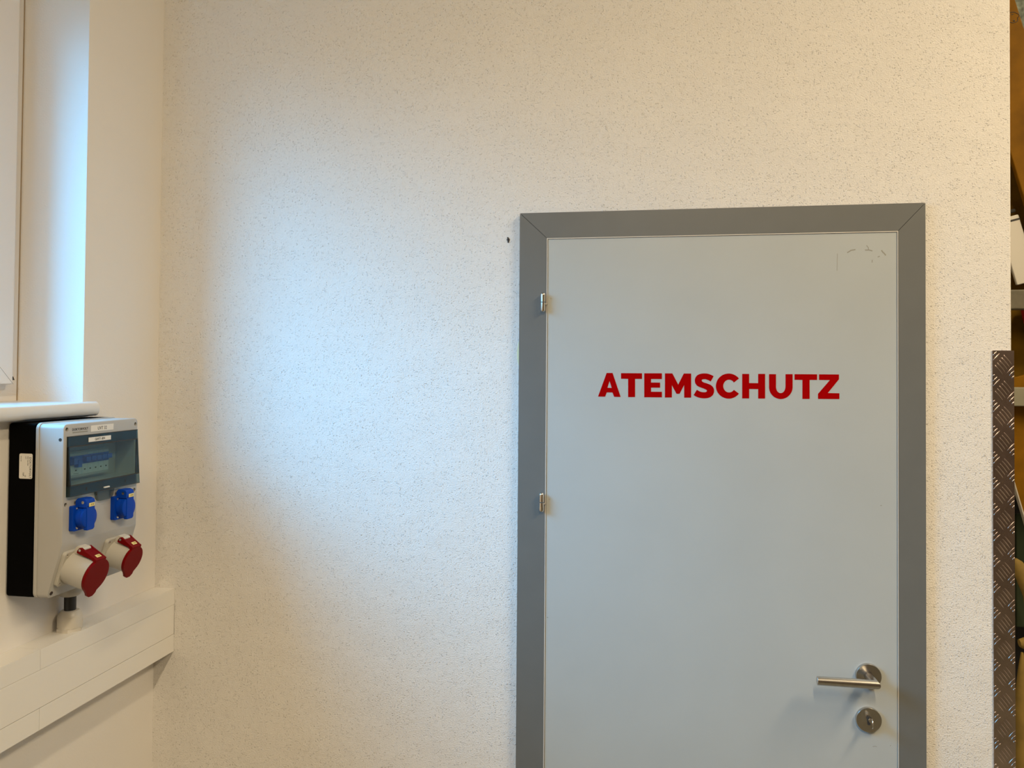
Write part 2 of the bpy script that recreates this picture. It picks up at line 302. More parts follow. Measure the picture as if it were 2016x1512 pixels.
obj('wall_side', box(nb(), 1.87, 2.0155, .15, 2.5, 0, 4), M_PLAIN, kind='structure')
obj('wall_far', box(nb(), 1.87, 6.2, 2.5, 2.7, 0, 4), M_PLAIN, kind='structure')
obj('floor', box(nb(), -.35, 6.2, -5.7, 2.7, -.1, 0), M_FLOOR, kind='structure')
obj('daylight_blocker', box(nb(), -3.4, -.36, -9, -8.5, 0, 11), M_DULL, kind='structure')  # unseen block added outside to cut grazing daylight at the window
obj('ceiling', box(nb(), -.35, 6.2, -5.7, 2.7, 4, 4.1), M_PLAIN, kind='structure')
def blob(pts, p, ux, uy, n, h): return prism(nb(), pts, p, ux, uy, n, h)
# filler stain beside the door frame and the chipped hole in the plaster
obj('filler_stain', blob([(0, -.036), (0, .034), (-.004, .024), (-.0072, .004), (-.0068, -.014), (-.003, -.029)], (.9422, 0, 1.762), (1, 0, 0), (0, 0, 1), (0, -1, 0), .0006), M_STAIN, wall_back, label='yellowish filler stain beside the door frame')
bm = nb()
for dx, dz, r in ((0, .004, .003), (.0015, -.001, .0032), (.003, .001, .0018), (.001, -.005, .0022), (-.002, 0, .0015)):
    prism(bm, [(r*math.cos(a*1.05)*random.uniform(.6, 1.2), r*math.sin(a*1.05)*random.uniform(.7, 1.4)) for a in range(6)], (.9109+dx, 0, 2.033+dz), (1, 0, 0), (0, 0, 1), (0, -1, 0), .0011)
obj('plaster_chip', bm, M_DIRT2, wall_back, label='small black chip in the plaster')

# ceiling tube fixtures (above the frame)
for i, (x, y, z, w) in enumerate(LAMPS):
    t = root('ceiling_lamp', (x, y, z), ['long ceiling tube lamp nearest the window wall', 'long ceiling tube lamp far from the window wall', 'ceiling tube lamp over the bay beyond the wall end'][i], 'lamp', 'ceiling tube lamps')
    obj('lamp_housing', prism(nb(), [(-.075, 0), (.075, 0), (.05, .06), (-.05, .06)], (x, y-.76, z+.025), (1, 0, 0), (0, 0, 1), (0, 1, 0), 1.52), M_UPVC, t)
    obj('tube', cyl(nb(), .013, 1.46, (x, y-.73, z+.010), (0, 1, 0), 16), M_TUBE, t)
    for s0 in (-.6, .588): obj('hanger', box(nb(), x-.006, x+.006, y+s0, y+s0+.012, z+.085, 4), M_STEEL, t)

# ================================================================ window
win = root('window_1', (-.2, -.94, WZ0), None, None, kind='structure')
FX0, FX1 = -.245, -.165
def ring(bm, x0, x1, y0, y1, z0, z1, w):
    a = [(y0, z0), (y1, z0), (y1, z1), (y0, z1)]; b = [(y0+w, z0+w), (y1-w, z0+w), (y1-w, z1-w), (y0+w, z1-w)]
    V = {}
    for k, x in enumerate((x0, x1)):
        for n_, L in (('a', a), ('b', b)):
            for i, (y, z) in enumerate(L): V[(k, n_, i)] = bm.verts.new((x, y, z))
    for i in range(4):
        j = (i+1) % 4
        for k in (0, 1): bm.faces.new((V[(k, 'a', i)], V[(k, 'a', j)], V[(k, 'b', j)], V[(k, 'b', i)]))
        for n_ in 'ab': bm.faces.new((V[(0, n_, i)], V[(0, n_, j)], V[(1, n_, j)], V[(1, n_, i)]))
    return bm
obj('window_frame', ring(nb(), FX0, FX1, WY0+.001, WY1-.0008, 1.630, WZ1-.001, .060), M_UPVC, win, bevel=.002)
sash = obj('window_sash', ring(nb(), -.225, -.140, WY0+.038, -.3155, 1.681, 2.625, .066), M_UPVC, win, bevel=.003)
obj('window_pane', box(nb(), -.212, -.206, WY0+.10, -.378, 1.744, 2.562), M_PANE, sash)
obj('mitre_seam', prism(nb(), [(0, 0), (.0008, 0), (-.0652, .066), (-.066, .066)], (-.1399, -.3155, 1.681), (0, 1, 0), (0, 0, 1), (1, 0, 0), .0003), M_DIRT, sash)
obj('gasket_corner', prism(nb(), [(0, 0), (.004, .0), (.0, .008)], (-.142, -.3155, 1.690), (0, 1, 0), (0, 0, 1), (1, 0, 0), .002), M_DIRT2, sash)
obj('sealant_line', box(nb(), -.1655, -.1640, -.2775, -.2751, 1.6445, 2.655), M_SEAL, win, label='brownish dirty sealant line')
# sill board with rounded nose
pr = [(-.165, 1.612), (.024, 1.612)] + [(.024+.009*math.cos(a), 1.6275+.0155*math.sin(a)) for a in [R(-60+15*k) for k in range(9)]] + [(.024, 1.643), (-.165, 1.643)]
obj('window_sill', prism(nb(), pr, (0, WY0-.013, 0), (1, 0, 0), (0, 0, 1), (0, 1, 0), (-.2625)-(WY0-.013)), M_SILL, win, bevel=.002)

# ================================================================ door
door = root('door_1', (1.39, 0, 0), None, None, kind='structure')
XA, XB, XC, XD, ZT, ZI = .9419, 1.0062, 1.7820, 1.8376, 2.0929, 2.0328; FY = -.015
g = .0006
obj('frame_jamb', prism(nb(), [(XA, 0), (XB, 0), (XB, ZI-g), (XA, ZT-g)], (0, FY, 0), (1, 0, 0), (0, 0, 1), (0, 1, 0), .0148), M_FRAME, door)
obj('frame_jamb', prism(nb(), [(XC, 0), (XD, 0), (XD, ZT-g), (XC, ZI-g)], (0, FY, 0), (1, 0, 0), (0, 0, 1), (0, 1, 0), .0148), M_FRAME, door)
obj('frame_head', prism(nb(), [(XA+g, ZT), (XB+g, ZI), (XC-g, ZI), (XD-g, ZT)], (0, FY, 0), (1, 0, 0), (0, 0, 1), (0, 1, 0), .0148), M_FRAME, door)
bm = nb(); box(bm, XA+.004, XB+.002, -.0125, -.001, 0, ZT-.004); box(bm, XC-.002, XD-.004, -.0125, -.001, 0, ZT-.004); box(bm, XA+.006, XD-.006, -.0125, -.001, ZI+.001, ZT-.004)
obj('frame_rebate', bm, M_GAP, door)
bm = nb(); SY = -.0148
box(bm, XB+.0002, 1.0084, SY, .03, 0, ZI-.0002); box(bm, 1.7802, XC-.0002, SY, .03, 0, ZI-.0002); box(bm, 1.0084, 1.7802, SY, .03, 2.0305, ZI-.0002)
obj('door_seal', bm, M_EDGE, door, label='thin pale seal around the door leaf')
leaf = obj('door_leaf', box(nb(), 1.0090, 1.7797, -.0130, .027, .008, 2.0300), M_LEAF, door, bevel=.0006)
# lettering on the leaf, one mesh
def tri_fill(bm, outer, holes=(), y0=-.0134, y1=-.0130, ox=1.39, oz=1.69):
    from mathutils.geometry import tessellate_polygon
    loops = [outer]+list(holes)
    flat = [p for L in loops for p in L]
    tris = tessellate_polygon([[Vector((x, z, 0)) for x, z in L] for L in loops])
    F = [bm.verts.new((x+ox, y0, z+oz)) for x, z in flat]; B = [bm.verts.new((x+ox, y1, z+oz)) for x, z in flat]
    for t in tris:
        try: bm.faces.new([F[i] for i in t])
        except ValueError: pass
    k = 0
    for L in loops:
        for i in range(len(L)):
            a, b = k+i, k+(i+1) % len(L)
            try: bm.faces.new((F[a], F[b], B[b], B[a]))
            except ValueError: pass
        k += len(L)
bm = nb()
for k, pts in LET.items():
    if k == 'Ah': continue
    tri_fill(bm, pts, [LET['Ah']] if k == 'A' else ())
obj('lettering', bm, M_RED, leaf, label='bold red word ATEMSCHUTZ')
# scuffs of the leaf
def smear(pts, w):
    bm = nb()
    for (x0, z0), (x1, z1) in zip(pts, pts[1:]):
        d = Vector((x1-x0, z1-z0)); n = Vector((-d.y, d.x)).normalized()*w/2
        prism(bm, [(x0-n.x*.5, z0-n.y*.5), (x1-n.x, z1-n.y), (x1+n.x*.6, z1+n.y*.6), (x0+n.x, z0+n.y)], (0, -.01305, 0), (1, 0, 0), (0, 0, 1), (0, -1, 0), .0001)
    return bm
for pts, w in (([(1.6556, 1.985), (1.6552, 1.966), (1.6551, 1.947)], .0012), ([(1.6765, 1.9863), (1.683, 1.991), (1.6935, 1.9936)], .0032),
               ([(1.7135, 1.9915), (1.7200, 1.992), (1.7290, 1.990)], .003), ([(1.7165, 2.0020), (1.7200, 1.9980), (1.7212, 1.993)], .002),
               ([(1.7474, 1.9905), (1.7520, 1.9850), (1.7570, 1.9795)], .0035), ([(1.7400, 1.9755), (1.7440, 1.978)], .0025), ([(1.7284, 1.9700), (1.7284, 1.9640)], .002),
               ([(1.7288, .9059), (1.7330, .9072), (1.7371, .9066)], .0015), ([(1.7645, .9111), (1.7660, .9111)], .0022),
               ([(1.0150, 1.8899), (1.0192, 1.8898)], .0010), ([(1.0150, 1.4195), (1.0186, 1.4195)], .0012), ([(1.7450, 1.4300), (1.7480, 1.4310)], .0020), ([(1.0125, 1.145), (1.0155, 1.144)], .0025)):
    obj('scuff_mark', smear(pts, w), M_DIRT, leaf)
# hinges
for hz in (1.8807, 1.4137):
    h = root('hinge', (.9995, -.024, hz-.023), None, None); h.parent = door; h.location = Vector((.9995, -.024, hz-.023))-Vector((1.39, 0, 0))
    rr = .0056
    for s in (0, 1):
        z0 = hz+.0009 if s else hz-.0009; sg = 1 if s else -1
        prof = [(rr, 0), (rr, .0165)] + [(rr*math.cos(R(a)), .0165+rr*math.sin(R(a))) for a in (20, 40, 60, 75)] + [(0, .0165+rr)]
        obj('hinge_knuckle', lathe(nb(), prof, (.9995, -.024, z0), (0, 0, sg), 24), M_NICKEL, h)
    obj('hinge_pin', cyl(nb(), .0022, .0105, (.9995, -.024, hz-.004), (.80, .6, 0), 12), M_NICKEL, h)
# lever handle
hx, hz, hy, hr = 1.7190, 1.0600, -.0660, .0093
hd = root('door_handle', (hx, -.013, hz), None, None); hd.parent = door; hd.location = Vector((hx, -.013, hz))-Vector((1.39, 0, 0))
rose_prof = [(.0265, 0), (.0265, .0072), (.0258, .0082), (.0112, .0086), (.0112, .0068), (0, .0068)]
obj('handle_rose', lathe(nb(), rose_prof, (hx, -.0130, hz), (0, -1, 0), 64), M_STEEL, hd)
bm = nb(); n = 36; A = []; B = []; D = []; D2 = []
for i in range(n):
    a = 2*math.pi*i/n; ox, oz = hr*math.cos(a), hr*math.sin(a)
    A.append(bm.verts.new((hx+ox, -.0205, hz+oz))); B.append(bm.verts.new((hx+ox, hy-ox, hz+oz)))
    D.append(bm.verts.new((1.6028, hy-ox, hz+oz))); D2.append(bm.verts.new((1.6020, hy-ox*.92, hz+oz*.92)))
for P, Q in ((A, B), (B, D), (D, D2)):
    for i in range(n): bm.faces.new((P[i], P[(i+1) % n], Q[(i+1) % n], Q[i]))
bm.faces.new(A); bm.faces.new(D2)
obj('lever', bm, M_STEEL, hd)
ex, ez = 1.7192, .9655
es = obj('lock_escutcheon', lathe(nb(), [(.0265, 0), (.0265, .0072), (.0258, .0082), (0, .0084)], (ex, -.0130, ez), (0, -1, 0), 64), M_STEEL, door)
kh = [(.0052*math.cos(R(a)), .004+.0052*math.sin(R(a))) for a in range(-40, 221, 20)] + [(-.0034, -.0090), (-.002, -.0105), (.002, -.0105), (.0034, -.0090)]
obj('keyhole', prism(nb(), kh, (ex, -.0213, ez), (1, 0, 0), (0, 0, 1), (0, -1, 0), .0003), M_DIRT2, es)
key = root('key', (ex, -.0217, ez+.001), 'small silver key stuck in the round lock plate below the door lever', 'key')
obj('key_blade', box(nb(), ex-.0011, ex+.0011, -.034, -.0217, ez, ez+.0075), M_NICKEL, key)
bm = nb(); kb = [(.0095*math.cos(R(a))*1.0, .0105*math.sin(R(a))) for a in range(0, 360, 24)]
obj('key_bow', prism(bm, kb, (ex-.0011, -.0425, ez+.002), (0, 1, 0), (0, 0, 1), (1, 0, 0), .0022), M_NICKEL, key, bevel=.0006)
obj('key_collar', cyl(nb(), .0040, .004, (ex, -.0302, ez+.0038), (0, -1, 0), 20), M_NICKEL, key)

# ================================================================ corner guard of tear plate
GX0, GX1, GZ = 1.9765, 2.0190, 1.771
cg = root('corner_guard', (2.0, -.001, 0), 'narrow chequered aluminium corner guard on the free end of the white wall', 'corner guard')
bm = nb()
prism(bm, [(GX0, -.0026), (GX1, -.0026), (GX1, .045), (GX1-.002, .045), (GX1-.002, -.0006), (GX0, -.0006)], (0, 0, 0), (1, 0, 0), (0, 1, 0), (0, 0, 1), GZ)
plate = obj('guard_plate', bm, M_CHECK, cg)
bm = nb()
def bar(bm, cx, cz, ang, ln, side):
    dx, dz = math.cos(R(ang)), math.sin(R(ang)); t0, t1 = -ln/2, ln/2
    lo, hi = (GX0+.0008, GX1-.0003) if side == 0 else (.0, .044)
    if abs(dx) > 1e-5:
        ta, tb = sorted(((lo-cx)/dx, (hi-cx)/dx)); t0, t1 = max(t0, ta), min(t1, tb)
    if abs(dz) > 1e-5:
        ta, tb = sorted(((.002-cz)/dz, (GZ-.002-cz)/dz)); t0, t1 = max(t0, ta), min(t1, tb)
    if t1-t0 < .003: return
    mx, mz, L = cx+dx*(t0+t1)/2, cz+dz*(t0+t1)/2, t1-t0
    if side == 0: O, A_, B_, N_ = Vector((mx, -.0026, mz)), Vector((dx, 0, dz)), Vector((-dz, 0, dx)), Vector((0, -1, 0))
    else: O, A_, B_, N_ = Vector((GX1, mx, mz)), Vector((0, dx, dz)), Vector((0, -dz, dx)), Vector((1, 0, 0))
    rows = []
    for t, w in ((-1, 0), (-.85, .5), (-.5, .85), (0, 1), (.5, .85), (.85, .5), (1, 0)):
        c = O+A_*(t*L/2)
        rows.append([bm.verts.new(c)] if w == 0 else [bm.verts.new(c+B_*(math.cos(R(q))*.0016*w)+N_*(math.sin(R(q))*.0012*w)) for q in (0, 36, 72, 108, 144, 180)])
    for a, b in zip(rows, rows[1:]):
        for i in range(5):
            if len(a) == 1: bm.faces.new((a[0], b[i], b[i+1]))
            elif len(b) == 1: bm.faces.new((a[i], a[i+1], b[0]))
            else: bm.faces.new((a[i], a[i+1], b[i+1], b[i]))
P = .0556
for k in range(-1, 33):
    for side, cx in ((0, 1.9975), (1, .018)):
        cz = 1.752-.012-k*P + (.02 if side else 0)
        for j in range(-2, 3): bar(bm, cx+j*.0044, cz+j*.0055, -53, .026, side)
        for sx, sz in ((.0245, .036), (-.0245, .026)):
            for j in range(-2, 3): bar(bm, cx+sx+j*.0046, cz+sz-j*.0054, 50, .024, side)
obj('raised_bars', bm, M_CHECK, plate)

# ================================================================ power distribution box on the left wall
BY0, BY1 = -.4835, -.2575
pb = root('distribution_box', (0, -.37, 1.268), 'grey and black wall power distribution box with blue and red sockets', 'distribution box')
obj('back_box', box(nb(), .0003, .0645, BY0+.001, BY1+.006, 1.2690, 1.6085), M_BOXB, pb, bevel=.006, seg=3, label='black back half of the box')
obj('rim', prism(nb(), [(a-.3705+.0000, b+1.4387) for a, b in rrect(.2300, .3415, .012)], (.0645, 0, 0), (0, 1, 0), (0, 0, 1), (1, 0, 0), .0065), M_BOXG, pb, bevel=.0015)
def to_tmp(bm, nm):
    bmesh.ops.recalc_face_normals(bm, faces=bm.faces)
    me = bpy.data.meshes.new(nm); bm.to_mesh(me); bm.free(); o = bpy.data.objects.new(nm, me); COL.objects.link(o); return o
def carve(bm, cut):
    a, c = to_tmp(bm, 'tmp_a'), to_tmp(cut, 'tmp_c')
    md = a.modifiers.new('b', 'BOOLEAN'); md.operation = 'DIFFERENCE'; md.object = c; md.solver = 'EXACT'
    bpy.context.view_layer.update()
    me = bpy.data.meshes.new_from_object(a.evaluated_get(bpy.context.evaluated_depsgraph_get()))
    r = bmesh.new(); r.from_mesh(me)
    for o in (a, c):
        d = o.data; bpy.data.objects.remove(o); bpy.data.meshes.remove(d)
    bpy.data.meshes.remove(me); return r
XF = .1240
yc = (BY0+BY1)/2; zc = (1.6075+1.2690)/2
bm = prism(nb(), [(a+yc, b+zc) for a, b in rrect(BY1-BY0, 1.6075-1.2690, .0095)], (.0712, 0, 0), (0, 1, 0), (0, 0, 1), (1, 0, 0), XF-.0712)
bmesh.ops.dissolve_limit(bm, angle_limit=.01, verts=bm.verts, edges=bm.edges)
bmesh.ops.bevel(bm, geom=[e for e in bm.edges if e.calc_face_angle(0) > R(40) and all(v.co.x > XF-.001 for v in e.verts)], offset=.0020, segments=3, affect='EDGES', profile=.5)
bm = carve(bm, prism(nb(), [(.1400, 1.3755+.0163/.2957*0), (XF+.0001, 1.3757), (.0925, 1.2690), (.0895, 1.2590), (.1400, 1.2590)], (0, BY0-.01, 0), (1, 0, 0), (0, 0, 1), (0, 1, 0), BY1-BY0+.02))
cut = nb(); box(cut, .0790, .14, -.4690, -.2700, 1.4870, 1.5630)
HOLES = [(-.4755, 1.5970), (-.2660, 1.5950), (-.4755, 1.4505), (-.2660, 1.4500)]
for y, z in HOLES: cyl(cut, .0040, .02, (XF-.007, y, z), (1, 0, 0), 24)
hous = obj('housing', carve(bm, cut), M_BOXG, pb)
for y, z in HOLES: obj('recessed_screw', cyl(nb(), .0033, .002, (XF-.0069, y, z), (1, 0, 0), 16), M_HOLE, hous)
obj('hinge_screw', cyl(nb(), .0032, .0008, (.1165, BY0+.0002, 1.5775), (0, -1, 0), 20), M_DIRT2, hous)
nS = Vector((.9590, 0, -.2836)); uS = Vector((.2836, 0, .9590))
def slope(z, off=0):
    f = (1.3755-z)/(1.3755-1.2690); return Vector((XF-.0315*f, 0, z))+nS*off
p = slope(1.278, .0001); obj('bottom_screw', cyl(nb(), .0038, .0008, (p.x, -.4745, p.z), nS, 20), M_HOLE, hous)
# breakers behind the cover
def breaker(y0, y1, wide):
    b = obj('circuit_breaker', box(nb(), .0793, .0900, y0+.0003, y1-.0003, 1.4990, 1.5430), M_BRK, pb)
    bm = nb(); box(bm, .0900, .0905, y0+.0003, y1-.0003, 1.5200, 1.5380)
    if wide:
        box(bm, .0895, .0985, y0+.002, y0+.015, 1.5220, 1.5350); box(bm, .0895, .0995, y0+.013, y0+.024, 1.5150, 1.5300)
    else: box(bm, .0895, .0995, y0+.0012, y1-.0012, 1.5250, 1.5345)
    obj('breaker_toggle', bm, M_BTOG, b, label='blue toggle')
    bm = nb(); c = (y0+y1)/2; box(bm, .0901, .0903, c-.0022, c+.0022, 1.5070, 1.5095)
    if wide: box(bm, .0901, .0903, c-.007, c+.008, 1.5015, 1.5022)
    obj('breaker_print', bm, M_INK, b)
breaker(-.4240, -.3885, True)
for k in range(5): breaker(-.3885+k*.0163, -.3885+(k+1)*.0163, False)
bm = nb(); box(bm, .0793, .0905, -.4240, -.3070, 1.5435, 1.5475); box(bm, .0793, .0905, -.4240, -.3070, 1.4945, 1.4985)
obj('breaker_slot_edge', bm, M_BOXG, pb)
# clear cover
cov = root('clear_cover', (XF, -.368, 1.4655), None, None); cov.parent = pb; cov.location = Vector((XF, -.368, 1.4655))-Vector(pb.location)
CY0, CY1 = -.4755, -.2620
def xc(z): return .1268+(1.5830-z)/(1.5830-1.4655)*.0072
def cprism(z0, z1, y0, y1, b0, name, m_, **k):
    return obj(name, prism(nb(), [(b0, z0), (xc(z0), z0), (xc(z1), z1), (b0, z1)], (0, y0, 0), (1, 0, 0), (0, 0, 1), (0, 1, 0), y1-y0), m_, cov, **k)
obj('cover_window', prism(nb(), [(xc(1.4875)-.0015, 1.4875), (xc(1.4875)-.0003, 1.4875), (xc(1.5625)-.0003, 1.5625), (xc(1.5625)-.0015, 1.5625)], (0, CY0+.0035, 0), (1, 0, 0), (0, 0, 1), (0, 1, 0), CY1-CY0-.007), M_COVER, cov, label='smoky see-through window')
cprism(1.5630, 1.5830, CY0, CY1, XF+.0002, 'cover_band', M_COVERB)
cprism(1.4655, 1.4865, CY0, CY1, XF+.0002, 'cover_band', M_COVERB)
cprism(1.4867, 1.5628, CY0, CY0+.003, XF+.0002, 'cover_side', M_COVERD); cprism(1.4867, 1.5628, CY1-.003, CY1, XF+.0002, 'cover_side', M_COVERD)
bm = nb()
for z in (1.4870, 1.5625): box(bm, xc(z)-.0001, xc(z)+.0004, CY0+.001, CY1-.001, z-.0010, z+.0010)
for z in (1.4660, 1.5826): box(bm, xc(z)-.0001, xc(z)+.0003, CY0, CY1, z-.0006, z+.0006)
obj('cover_edge_line', bm, M_DIRT2, cov)
for y in (-.4300, -.3100): obj('cover_slot', box(nb(), xc(1.475)-.0001, xc(1.475)+.0005, y-.001, y+.001, 1.4725, 1.4790), M_DIRT2, cov)
obj('cover_slot', box(nb(), XF+.008, XF+.0095, -.4000, -.3985, 1.4580, 1.4640), M_DIRT2, cov)
obj('latch_tab', prism(nb(), [(-.0275, 0), (.0275, 0), (.0225, -.015), (.014, -.0205), (-.018, -.0205), (-.0235, -.015)], (XF+.0002, -.3690, 1.4652), (0, 1, 0), (0, 0, 1), (1, 0, 0), .007), M_TAB, cov)
obj('latch', box(nb(), xc(1.4715)-.0005, xc(1.4715)+.0030, -.3800, -.3640, 1.4700, 1.4728), M_LABEL, cov, bevel=.0006)
# labels and print on the front
def label_plate(y0, y1, z0, z1, x, m_, par, name='name_label', th=.0004):
    return obj(name, box(nb(), x, x+th, y0, y1, z0, z1), m_, par)
Y_, Z_ = (0, 1, 0), (0, 0, 1)
l1 = label_plate(-.4085, -.3395, 1.5880, 1.6005, XF+.0001, M_LABEL, pb); obj('print', text_bm('UVT 32', .0098, (XF+.0006, -.3745, 1.5907), Y_, Z_, squeeze=.9), M_INK, l1)
xl = xc(1.573)+.0002
l2 = label_plate(-.4195, -.3525, 1.5680, 1.5770, xl, M_LABEL, pb, th=.0010); obj('print', text_bm('GHVT1-8F4', .0072, (xl+.0012, -.3865, 1.5700), Y_, Z_, squeeze=.85), M_INK, l2)
obj('maker_print', text_bm('DOKTORVOLT', .0066, (XF+.0002, -.4390, 1.5935), Y_, Z_, squeeze=1.0, bold=.0001), M_INK, pb)
obj('maker_bar', box(nb(), XF, XF+.0002, -.4600, -.4175, 1.5885, 1.5912), M_DIRT, pb)
# type sticker on the black side
st = obj('type_sticker', prism(nb(), [(a+.0415, b+1.5245) for a, b in rrect(.0290, .0490, .003)], (0, BY0+.0009, 0), (1, 0, 0), (0, 0, 1), (0, -1, 0), .0004), M_LABEL, pb, label='small white type sticker on the black side')
bm = nb()
for s, t, x, z in ((.0062, 'DOKTORVOLT', .0495, 1.5425), (.0030, '400V 32A IP44', .0450, 1.5440), (.0030, 'UVT', .0405, 1.5440), (.0034, 'CE', .0395, 1.5075), (.0048, '16A', .0350, 1.5130), (.0026, 'EN 61439', .0300, 1.5440)):
    tb = text_bm(t, s, (x, BY0+.0004, z), (0, 0, -1), (1, 0, 0), center=False, depth=.0001)
    tm = bpy.data.meshes.new('t'); tb.to_mesh(tm); tb.free(); bm.from_mesh(tm); bpy.data.meshes.remove(tm)
obj('print', bm, M_INK, st)

# blue sockets
def blue_socket(cy, cz=1.4218):
    s = root('blue_socket', (XF, cy, cz-.025), None, None); s.parent = pb; s.location = Vector((XF, cy, cz-.025))-Vector(pb.location)
    obj('flange', prism(nb(), rrect(.0500, .0495, .003), (XF+.0002, cy, cz), Y_, Z_, (1, 0, 0), .0095), M_BLUE, s, bevel=.0012)
    obj('barrel', lathe(nb(), [(.0218, 0), (.0212, .0105)], (XF+.0097, cy, cz), (1, 0, 0), 40), M_BLUE, s)
    bm = nb(); lathe(bm, [(.0218, 0), (.0222, .002), (.0216, .0052), (.0190, .0064), (0, .0066)], (XF+.0202, cy, cz), (1, 0, 0), 48)
    obj('socket_lid', bm, M_BLUE, s)
    obj('lid_band', prism(nb(), [(-.0115, .024), (-.0115, -.0225), (-.0095, -.0250), (.0075, -.0250), (.0115, -.0215), (.0115, .024)], (XF+.0202, cy+.001, cz), Y_, Z_, (1, 0, 0), .0078), M_BLUE, s, bevel=.0012)
    obj('lid_hinge', prism(nb(), [(XF+.004, .0245), (XF+.004, .034), (XF+.008, .0385), (XF+.020, .0385), (XF+.0262, .036), (XF+.0280, .031), (XF+.0280, .0200), (XF+.012, .0200)], (0, cy-.0125, cz), (1, 0, 0), Z_, Y_, .0250), M_BLUE, s, bevel=.001)
    obj('hinge_pin', lathe(nb(), [(.0030, 0), (.0030, .0004), (.0018, .0004), (.0018, .0001), (0, .0001)], (XF+.0200, cy-.0125, cz+.0305), (0, -1, 0), 16), M_STEEL, s)
    for dz in (.019, -.019):
        obj('screw', lathe(nb(), [(.0030, 0), (.0026, .0012), (.0010, .0018), (0, .0014)], (XF+.0097, cy-.0150, cz+dz), (1, 0, 0), 16), M_NICKEL, s)
    l = obj('name_label', box(nb(), XF+.0281, XF+.0287, cy-.005, cy+.0105, cz+.0215, cz+.0285), M_YELL, s, label='small yellow tape label')
    obj('print', text_bm('-X10', .0055, (XF+.0290, cy+.0026, cz+.0233), Y_, Z_), M_INKY, l)
blue_socket(-.4410); blue_socket(-.3195)

# red CEE sockets on the slope
def red_socket(cy, r, L):
    C0 = slope(1.3250, .0003); C0 = Vector((C0.x, cy, C0.z))
    s = root('red_socket', C0, None, None); s.parent = pb; s.location = C0-Vector(pb.location)
    def P_(a, v, y=0): return C0+nS*a+uS*v+Vector((0, y, 0))
    bm = prism(nb(), rrect(.0670, .0700, .007), C0, Y_, uS, nS, .0075)
    obj('flange', bm, M_CEEG, s, bevel=.0014)
    obj('flange_gasket', prism(nb(), rrect(.0610, .0640, .006), P_(-.0002, 0), Y_, uS, nS, .0003), M_DIRT, s)
    obj('barrel', lathe(nb(), [(r, 0), (r*.985, L-.0115)], P_(.0075, 0), nS, 56), M_CEEG, s)
    obj('barrel_lip', lathe(nb(), [(r*.985, 0), (r+.0008, .001), (r+.0008, .0028), (r*.97, .0030)], P_(L-.0045, 0), nS, 56), M_CEEG, s)
    pts = [((r+.0004)*math.cos(R(a)), (r+.0004)*math.sin(R(a))) for a in range(-50, 231, 8)]
    pts += [(-.0135, -r-.0020), (-.0115, -r-.0060), (-.006, -r-.0095), (.004, -r-.0095), (.0105, -r-.0045), (.0125, -r+.001)]
    pts = [(x, v) for x, v in pts]
    obj('socket_lid', prism(nb(), pts, P_(L-.0014, 0), Y_, uS, nS, .0058), M_REDP, s, bevel=.0014)
    ear = [(.0165, r+.0015), (.0160, r+.0060), (.0185, r+.0120), (.0225, r+.0140), (.0265, r+.0125), (L+.0040, r+.0018), (L+.0040, r-.006), (L-.0010, r-.006), (L-.0060, r-.0005)]
    for s0 in (-.0150, .0105):
        obj('lid_ear', prism(nb(), [(a, v) for a, v in ear], P_(0, 0, s0), nS, uS, Y_, .0045), M_REDP, s, bevel=.0005)
    top = [(.0290, r+.0085), (.0290, r+.0110), (L+.0040, r+.0014), (L+.0040, r-.006), (L-.0010, r-.006)]
    obj('lid_arm', prism(nb(), top, P_(0, 0, -.0105), nS, uS, Y_, .0210), M_REDP, s)
    hb = [(.0076, r-.004), (.0076, r+.0085), (.0120, r+.0138), (.0250, r+.0138), (.0275, r+.0105), (.0275, r-.004)]
    obj('hinge_block', prism(nb(), hb, P_(0, 0, -.0102), nS, uS, Y_, .0204), M_GLANDC, s, bevel=.001)
    obj('hinge_pin', lathe(nb(), [(.0026, 0), (.0026, .0004), (.0016, .0004), (.0016, .0001), (0, .0001)], P_(.0215, r+.0085, -.0150), (0, -1, 0), 16), M_STEEL, s)
    for y in (-.0275, .0275):
        for v in (-.0290, .0290):
            obj('screw', lathe(nb(), [(.0030, 0), (.0027, .001), (.0012, .0016), (0, .0010)], P_(.0075, v, y), nS, 16), M_NICKEL, s)
    # tape label lying on the arm near the lid
    d = (nS*(L+.0040-.0290)+uS*(-.0096)).normalized(); q = d.cross(Vector(Y_))
    if q.dot(uS) < 0: q = -q
    mid = P_(L-.0055, r+.0014+.0096*(.0095/(L+.0040-.0290))+.0001, .0015)
    l = obj('name_label', prism(nb(), [(-.0065, -.0035), (.0065, -.0035), (.0065, .0035), (-.0065, .0035)], mid, Y_, -d, q, .0005), M_YELL, s, label='small yellow tape label')
    obj('print', text_bm('-X20', .0042, mid+q*.0008+d*.0014, Y_, -d), M_INKY, l)
red_socket(-.4420, .0335, .0575); red_socket(-.3190, .0290, .0500)

